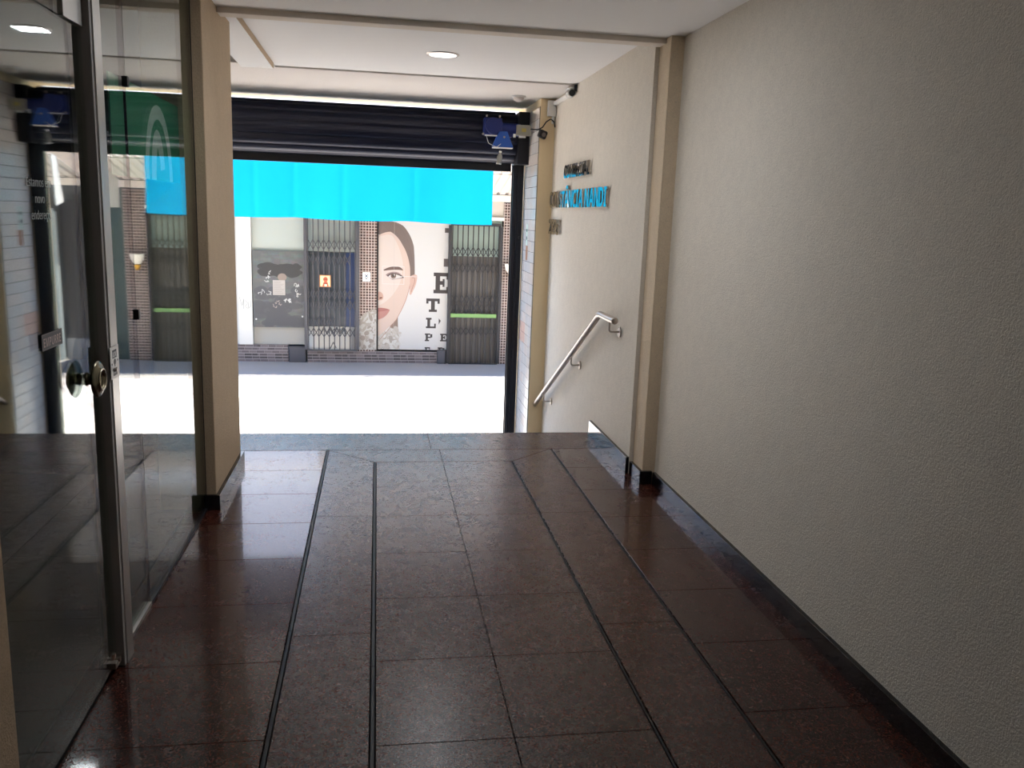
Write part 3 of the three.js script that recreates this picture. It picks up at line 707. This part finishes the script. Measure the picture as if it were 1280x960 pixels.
// tiled columns
const col1 = struct('column_tiled');
mesh('column_face', slab(-0.32, 0.005, -0.895, 1.7, DS - 0.05, DS + 0.16), M.mosaic, col1);
mesh('edge_trim', slab(-0.005, 0.02, -0.895, 1.7, DS - 0.065, DS - 0.05), M.darkMetal, col1);
const col2 = struct('column_tiled_right');
mesh('column_face', slab(2.15, 2.5, SY, 1.7, DS - 0.05, DS + 0.16), M.mosaic, col2);
const stk = thing('wall_sticker', 'white paper sticker with a dark emblem on the mosaic column left of the face', 'sticker', [-0.178, 0.385, -DS + 0.0515]);
mesh('sheet', new THREE.BoxGeometry(0.13, 0.155, 0.002), new THREE.MeshStandardMaterial({ roughness: 0.7, map: canvasTexture(104, 124, (c, w, h) => { c.fillStyle = '#f0efee'; c.fillRect(0, 0, w, h); c.strokeStyle = '#2c3442'; c.lineWidth = 8; c.beginPath(); c.moveTo(26, 24); c.lineTo(52, 44); c.lineTo(78, 24); c.moveTo(34, 62); c.lineTo(52, 92); c.lineTo(70, 62); c.stroke(); c.fillStyle = '#4a6079'; c.fillRect(38, 46, 28, 16); }) }), stk);

// shop poster: half a face and an eye chart
const ad = thing('shop_poster', 'large white poster with half a woman\'s face and an eye chart', 'poster', [0.62, -0.86, -DS + 0.02]);
mesh('poster_sheet', new THREE.BoxGeometry(1.2, 2.2, 0.05).translate(0, 1.1, 0), [0, 0, 0, 0, 1, 0].map((f) => f ? new THREE.MeshStandardMaterial({ color: 0xb6b6b6, roughness: 0.55, map: canvasTexture(717, 1260, (c, w, h) => {
  const X = (x) => (x - 70) * 1.5, Y = (y) => (y - 24) * 1.472;
  const path = (pts, fill) => { c.beginPath(); c.moveTo(X(pts[0][0]), Y(pts[0][1])); for (let i = 1; i + 1 < pts.length; i += 2) c.quadraticCurveTo(X(pts[i][0]), Y(pts[i][1]), X(pts[i + 1][0]), Y(pts[i + 1][1])); c.closePath(); c.fillStyle = fill; c.fill(); };
  c.fillStyle = '#fbf9f9'; c.fillRect(0, 0, w, h);
  // neck shadow and fur collar
  path([[60, 650], [150, 640], [205, 650], [205, 720], [212, 850], [140, 900], [60, 890]], '#a48c80');
  for (let i = 0; i < 260; i++) { const t = rnd(), x = 60 + rnd() * 150, y = 740 + rnd() * 150 - (x < 120 ? 40 * t : 0); c.fillStyle = ['#f3eee8', '#e6ddd4', '#faf7f3', '#c9beb3', '#ddd4ca'][Math.floor(rnd() * 5)]; c.beginPath(); c.ellipse(X(x), Y(y), 12 + rnd() * 30, 8 + rnd() * 16, rnd() * 3, 0, 7); c.fill(); }
  // hair drawn back
  path([[60, 20], [180, 20], [235, 55], [290, 110], [308, 190], [318, 300], [316, 400], [300, 420], [278, 405], [270, 200], [60, 110]], '#8d7a74');
  for (let i = 0; i < 60; i++) { const t = i / 60; c.strokeStyle = i % 3 ? 'rgba(110,92,86,0.35)' : 'rgba(190,170,160,0.3)'; c.lineWidth = 3; c.beginPath(); c.moveTo(X(70 + t * 90), Y(35)); c.quadraticCurveTo(X(200 + t * 90), Y(70 + 60 * (1 - t)), X(285 + t * 25), Y(380)); c.stroke(); }
  // face
  path([[60, 128], [105, 98], [150, 96], [200, 120], [232, 180], [272, 240], [284, 330], [290, 440], [268, 520], [250, 590], [190, 680], [130, 750], [60, 800]], '#f7dccf');
  path([[60, 140], [120, 105], [160, 120], [215, 180], [235, 300], [235, 420], [190, 480], [140, 560], [60, 590]], '#fbeae2');
  c.strokeStyle = '#c9978a'; c.lineWidth = 5; c.beginPath(); c.moveTo(X(286), Y(430)); c.quadraticCurveTo(X(272), Y(540), X(190), Y(684)); c.quadraticCurveTo(X(140), Y(750), X(80), Y(815)); c.stroke();
  // ear
  path([[285, 385], [330, 360], [334, 385], [330, 440], [306, 480], [290, 525], [282, 500], [280, 440]], '#f0c9ba');
  c.strokeStyle = '#b58474'; c.lineWidth = 4; c.beginPath(); c.moveTo(X(298), Y(395)); c.quadraticCurveTo(X(325), Y(385), X(314), Y(430)); c.quadraticCurveTo(X(300), Y(460), X(294), Y(490)); c.stroke();
  // brow
  path([[105, 346], [150, 318], [200, 322], [228, 326], [238, 348], [200, 338], [108, 352]], '#7a5f57');
  // eye
  path([[128, 372], [165, 350], [205, 362], [228, 374], [246, 398], [215, 402], [165, 410], [140, 395], [120, 380]], '#a78e8e');
  path([[140, 388], [165, 362], [205, 374], [222, 380], [232, 392], [205, 404], [165, 406], [150, 400], [138, 392]], '#f3ece8');
  c.fillStyle = '#8a6f62'; c.beginPath(); c.arc(X(172), Y(384), 27, 0, 7); c.fill();
  c.fillStyle = '#2c2523'; c.beginPath(); c.arc(X(172), Y(384), 12, 0, 7); c.fill();
  c.fillStyle = '#fff'; c.beginPath(); c.arc(X(178), Y(378), 6, 0, 7); c.fill();
  c.strokeStyle = '#4a3936'; c.lineWidth = 8; c.beginPath(); c.moveTo(X(132), Y(386)); c.quadraticCurveTo(X(172), Y(352), X(240), Y(392)); c.stroke();
  // nose and mouth
  path([[60, 500], [80, 480], [100, 505], [112, 530], [96, 546], [80, 552], [60, 545]], '#e9bfae');
  c.fillStyle = '#8d564b'; c.beginPath(); c.ellipse(X(88), Y(533), 16, 8, -0.2, 0, 7); c.fill();
  path([[60, 604], [85, 596], [100, 600], [130, 602], [150, 612], [110, 622], [60, 628]], '#c9827c');
  path([[60, 628], [110, 622], [150, 612], [132, 652], [100, 668], [78, 678], [60, 682]], '#d99a92');
  // measuring lines
  c.strokeStyle = 'rgba(255,255,255,0.95)'; c.lineWidth = 4; c.strokeRect(X(98), Y(322), 218, 172); c.beginPath(); c.moveTo(X(190), Y(387)); c.lineTo(X(336), Y(387)); c.stroke();
  c.strokeStyle = 'rgba(225,215,210,0.7)'; c.lineWidth = 3; c.beginPath(); c.moveTo(X(176), 0); c.lineTo(X(176), h); c.stroke();
  // eye chart
  c.fillStyle = '#6d6262'; c.fillRect(X(516), Y(60), 60, 45); c.fillRect(X(513), Y(262), 64, 78);
  c.fillStyle = '#3d3436'; c.textAlign = 'center'; c.textBaseline = 'middle';
  // slab-serif capitals from bars: [x, y, w, h] in a unit cell
  const bars = { E: [[0, 0, 0.94, 0.17], [0, 0.83, 0.94, 0.17], [0.12, 0, 0.28, 1], [0.4, 0.4, 0.24, 0.18], [0.56, 0.3, 0.12, 0.38], [0.8, 0, 0.16, 0.32], [0.8, 0.68, 0.16, 0.32]],
    F: [[0, 0, 0.94, 0.17], [0, 0.83, 0.55, 0.17], [0.12, 0, 0.28, 1], [0.4, 0.4, 0.24, 0.18], [0.8, 0, 0.16, 0.34]],
    T: [[0, 0, 1, 0.2], [0, 0, 0.16, 0.38], [0.84, 0, 0.16, 0.38], [0.36, 0, 0.28, 1], [0.2, 0.83, 0.6, 0.17]],
    L: [[0, 0, 0.56, 0.17], [0.14, 0, 0.28, 1], [0, 0.83, 1, 0.17], [0.84, 0.55, 0.16, 0.45]],
    P: [[0, 0, 0.7, 0.17], [0.12, 0, 0.28, 1], [0.72, 0.08, 0.26, 0.42], [0.3, 0.42, 0.5, 0.16], [0, 0.83, 0.56, 0.17]] };
  const ch = (t, x0, y0, x1, y1) => { for (const [a, b, u, v] of bars[t]) c.fillRect(X(x0 + a * (x1 - x0)), Y(y0 + b * (y1 - y0)), u * (x1 - x0) * 1.5 + 0.5, v * (y1 - y0) * 1.472 + 0.5); };
  ch('E', 446, 356, 556, 494); ch('T', 398, 530, 490, 620); ch('L', 398, 661, 466, 731); ch('P', 392, 768, 444, 820); ch('E', 498, 768, 548, 820); ch('F', 392, 862, 430, 912); ch('P', 482, 862, 530, 912);
  c.beginPath(); c.moveTo(X(486), Y(664)); c.lineTo(X(486), Y(706)); c.lineTo(X(500), Y(680)); c.fill();
}) }) : M.white), ad);
const fur = thing('photo_print', 'cut photo print of pale fluffy fur low on the mosaic column', 'poster', [-0.155, -0.87, -DS + 0.052]);
mesh('print_sheet', (() => {
  const s = new THREE.Shape(); s.moveTo(-0.16, 0); s.lineTo(0.15, 0); s.lineTo(0.15, 0.7); s.quadraticCurveTo(0.05, 0.72, 0.0, 0.66); s.quadraticCurveTo(-0.14, 0.6, -0.16, 0.42);
  const g = new THREE.ExtrudeGeometry(s, { depth: 0.004, bevelEnabled: false, curveSegments: 8 }), uv = g.attributes.uv;
  for (let i = 0; i < uv.count; i++) uv.setXY(i, (uv.getX(i) + 0.16) / 0.31, uv.getY(i) / 0.72);
  return g;
})(), new THREE.MeshStandardMaterial({ color: 0xb0b0b0, roughness: 0.7, map: canvasTexture(256, 512, (c, w, h) => {
  c.fillStyle = '#d9d1c8'; c.fillRect(0, 0, w, h);
  for (let i = 0; i < 420; i++) { c.fillStyle = ['#faf7f4', '#e2dad1', '#f2ede7', '#c4b9af', '#f6f2ed', '#d6cdc3'][Math.floor(rnd() * 6)]; c.beginPath(); c.ellipse(rnd() * w, rnd() * h, 14 + rnd() * 40, 10 + rnd() * 24, rnd() * 3, 0, 7); c.fill(); }
}) }), fur);
const box2 = thing('meter_box', 'dark grey metal box at pavement level beside the right gate', 'box', [1.12, SY, -DS + 0.05]);
mesh('box_body', bx(0.15, 0.25, 0.1, 0, 0.125, 0, 0.005), std(0x3a3a41, 0.5), box2);
mesh('lid', bx(0.12, 0.2, 0.008, 0, 0.125, 0.053, 0.002), std(0x46464e, 0.5), box2);
// wall lamp
const sconce = thing('wall_sconce', 'white bowl sconce with an amber base on the right mosaic column', 'wall lamp', [2.29, 0.4, -DS + 0.05]);
mesh('lamp_bowl', new THREE.LatheGeometry([[0.0, 0.0], [0.05, 0.01], [0.1, 0.08], [0.115, 0.17], [0.11, 0.17], [0.09, 0.08], [0.0, 0.03]].map((p) => new THREE.Vector2(...p)), 24).translate(0, 0.1, 0.1), std(0xfff4e4, 0.5), sconce);
mesh('amber_base', new THREE.LatheGeometry([[0.0, 0.0], [0.03, 0.02], [0.055, 0.09], [0.03, 0.1], [0, 0.1]].map((p) => new THREE.Vector2(...p)), 20).translate(0, 0.0, 0.1), std(0xd9a23e, 0.35, { metalness: 0.6 }), sconce);
mesh('arm', bx(0.03, 0.04, 0.1, 0, 0.1, 0.05), M.darkMetal, sconce);
// header over the gates
const header = struct('trim_2');
mesh('header_beam', slab(0.02, 2.15, 1.4, 1.455, DS - 0.1, DS + 0.1, 0.004), std(0xe6e0da, 0.7), header);
mesh('header_panel', slab(0.02, 2.15, 1.455, 1.72, DS - 0.02, DS + 0.14), std(0xbcb6ae, 0.8), header);
mesh('wall_plate', slab(-4.6, 7.6, 1.72, 1.83, DS - 0.14, DS + 0.02, 0.004), std(0xe9ddd2, 0.75), header);

// corrugated awnings
function awning(label, x0, n) {
  const d0 = 13.42, d1 = DS - 0.12, yN = 2.14, yF = 1.845, len = Math.hypot(d1 - d0, yN - yF), ang = Math.atan2(yN - yF, d1 - d0);
  const t = thing('awning', label, 'awning', [x0, yF, -d1]);
  const pitch = 0.147, s = new THREE.Shape(), top = [];
  for (let i = 0; i < 6; i++) { const x = i * pitch; top.push([x, 0], [x + 0.085, 0], [x + 0.098, 0.035], [x + 0.134, 0.035]); }
  top.push([6 * pitch, 0]);
  top.forEach((p, i) => s[i ? 'lineTo' : 'moveTo'](p[0], p[1]));
  top.slice().reverse().forEach((p) => s.lineTo(p[0], p[1] + 0.003));
  const sheet = metreUV(new THREE.ExtrudeGeometry(s, { depth: len, bevelEnabled: false }).rotateX(-ang));
  for (let i = 0; i < n; i++) mesh('roof_sheet', sheet, std(0xe9e0d8, 0.6), t, [i * 6 * pitch, 0, 0]);
  const w = n * 6 * pitch;
  mesh('front_purlin', bx(w, 0.018, 0.03, w / 2, yN - yF - 0.02, d1 - d0 - 0.1), std(0xa29a94, 0.6), t);
  mesh('back_purlin', bx(w, 0.014, 0.03, w / 2, -0.004 + 0.02, 0.06), std(0x8f8781, 0.6), t);
  return [t, w, d0, d1, yN, yF];
}
const awA = awning('cream corrugated awning sloping down to the opposite shopfronts behind the cyan banner', 2.5 - 8 * 0.882, 8);
const awB = awning('second corrugated awning farther right along the opposite shopfronts', 3.05, 5);
// end sheets of the awnings
for (const [x, lab, pts] of [[2.51, 'white cloth sheet closing the right end of the long awning', [[-0.62, 0], [0.66, 0.0], [0.68, 0.74], [-0.62, 0.44]]], [3.046, 'narrow white cloth sheet closing the left end of the second awning', [[0.3, 0.06], [0.6, 0.0], [0.68, 0.74], [0.5, 0.7]]]]) {
  const t = thing('end_sheet', lab, 'awning sheet', [x, 1.4, -14.1]);
  const s = new THREE.Shape(pts.map((p) => new THREE.Vector2(...p)));
  mesh('cloth', new THREE.ExtrudeGeometry(s, { depth: 0.006, bevelEnabled: false }).rotateY(-Math.PI / 2), std(0xd8d6d2, 0.85), t);
  if (x < 3) mesh('strut', bar(V(0.016, 0.06, -0.55), V(0.016, 0.62, 0.6), 0.014), std(0xcfcac4, 0.5), t);
}
// the rest of the opposite side, seen in the glass
const shopR = struct('wall_dark_shop');
mesh('dark_shutter', slab(2.72, 3.5, SY + 0.35, 1.5, DS, DS + 0.16), M.darkPanel, shopR);
mesh('side_panel', slab(2.5, 2.72, SY, 1.7, DS + 0.02, DS + 0.16), std(0x3c4c4c, 0.5), shopR);
mesh('plinth', slab(2.72, 3.5, SY, SY + 0.35, DS - 0.02, DS + 0.16), std(0x8b8a8e, 0.7), shopR);
mesh('dark_shutter', slab(3.8, 8, SY, 1.5, DS + 0.02, DS + 0.16), std(0x2a4550, 0.5), shopR);
gate('pale folded lattice gate at the far right of the opposite shops', 3.66, SY + 0.02, 1.3, 0.16, 2, [[0.05, 0.23], [0.25, 0.43], [0.45, 0.63], [0.65, 0.83], [0.85, 1.03], [1.05, 1.23], [1.25, 1.43], [1.45, 1.63], [1.65, 1.83], [1.85, 2.03], [2.05, 2.25]], std(0xa9b0ae, 0.5));

// cyan banner
const banner = thing('cloth_banner', 'long bright cyan cloth banner hung along the awning across the street', 'banner', [-0.95, 1.345, -13.38]);
{
  const W = 5.4, H = 0.87, g = new THREE.BoxGeometry(W, H, 0.004, 160, 8, 1).translate(0, H / 2, 0), p = g.attributes.position;
  for (let i = 0; i < p.count; i++) {
    const x = p.getX(i), y = p.getY(i), low = 1 - y / H;
    let z = 0.008 * Math.sin(x * 2.3 + 0.6) * (0.4 + low) + 0.006 * Math.sin(x * 6.1) * low;
    for (const s of [-0.85, -0.28, 0.44, 1.5]) z -= 0.006 * Math.exp(-(((x - s) / 0.03) ** 2));
    p.setZ(i, p.getZ(i) + z);
    if (y < 0.06) p.setY(i, y + 0.022 * (0.5 - Math.abs(Math.sin(x * 1.9 + 0.5))) * (1 - y / 0.06));
  }
  g.computeVertexNormals();
  mesh('cloth', g, phys(0x02a0c8, 0.85, { transmission: 0.2, thickness: 0, specularIntensity: 0.2 }), banner);
  for (const x of [-1.55, -0.28, 0.44, 1.5, 2.6]) mesh('tie', bar(V(x, H - 0.02, 0), V(x, H + 0.02, -0.12), 0.006), M.cable, banner);
}

scene.traverse((o) => { if (o.isMesh) { o.castShadow = true; o.receiveShadow = true; } });
renderer.render(scene, camera);
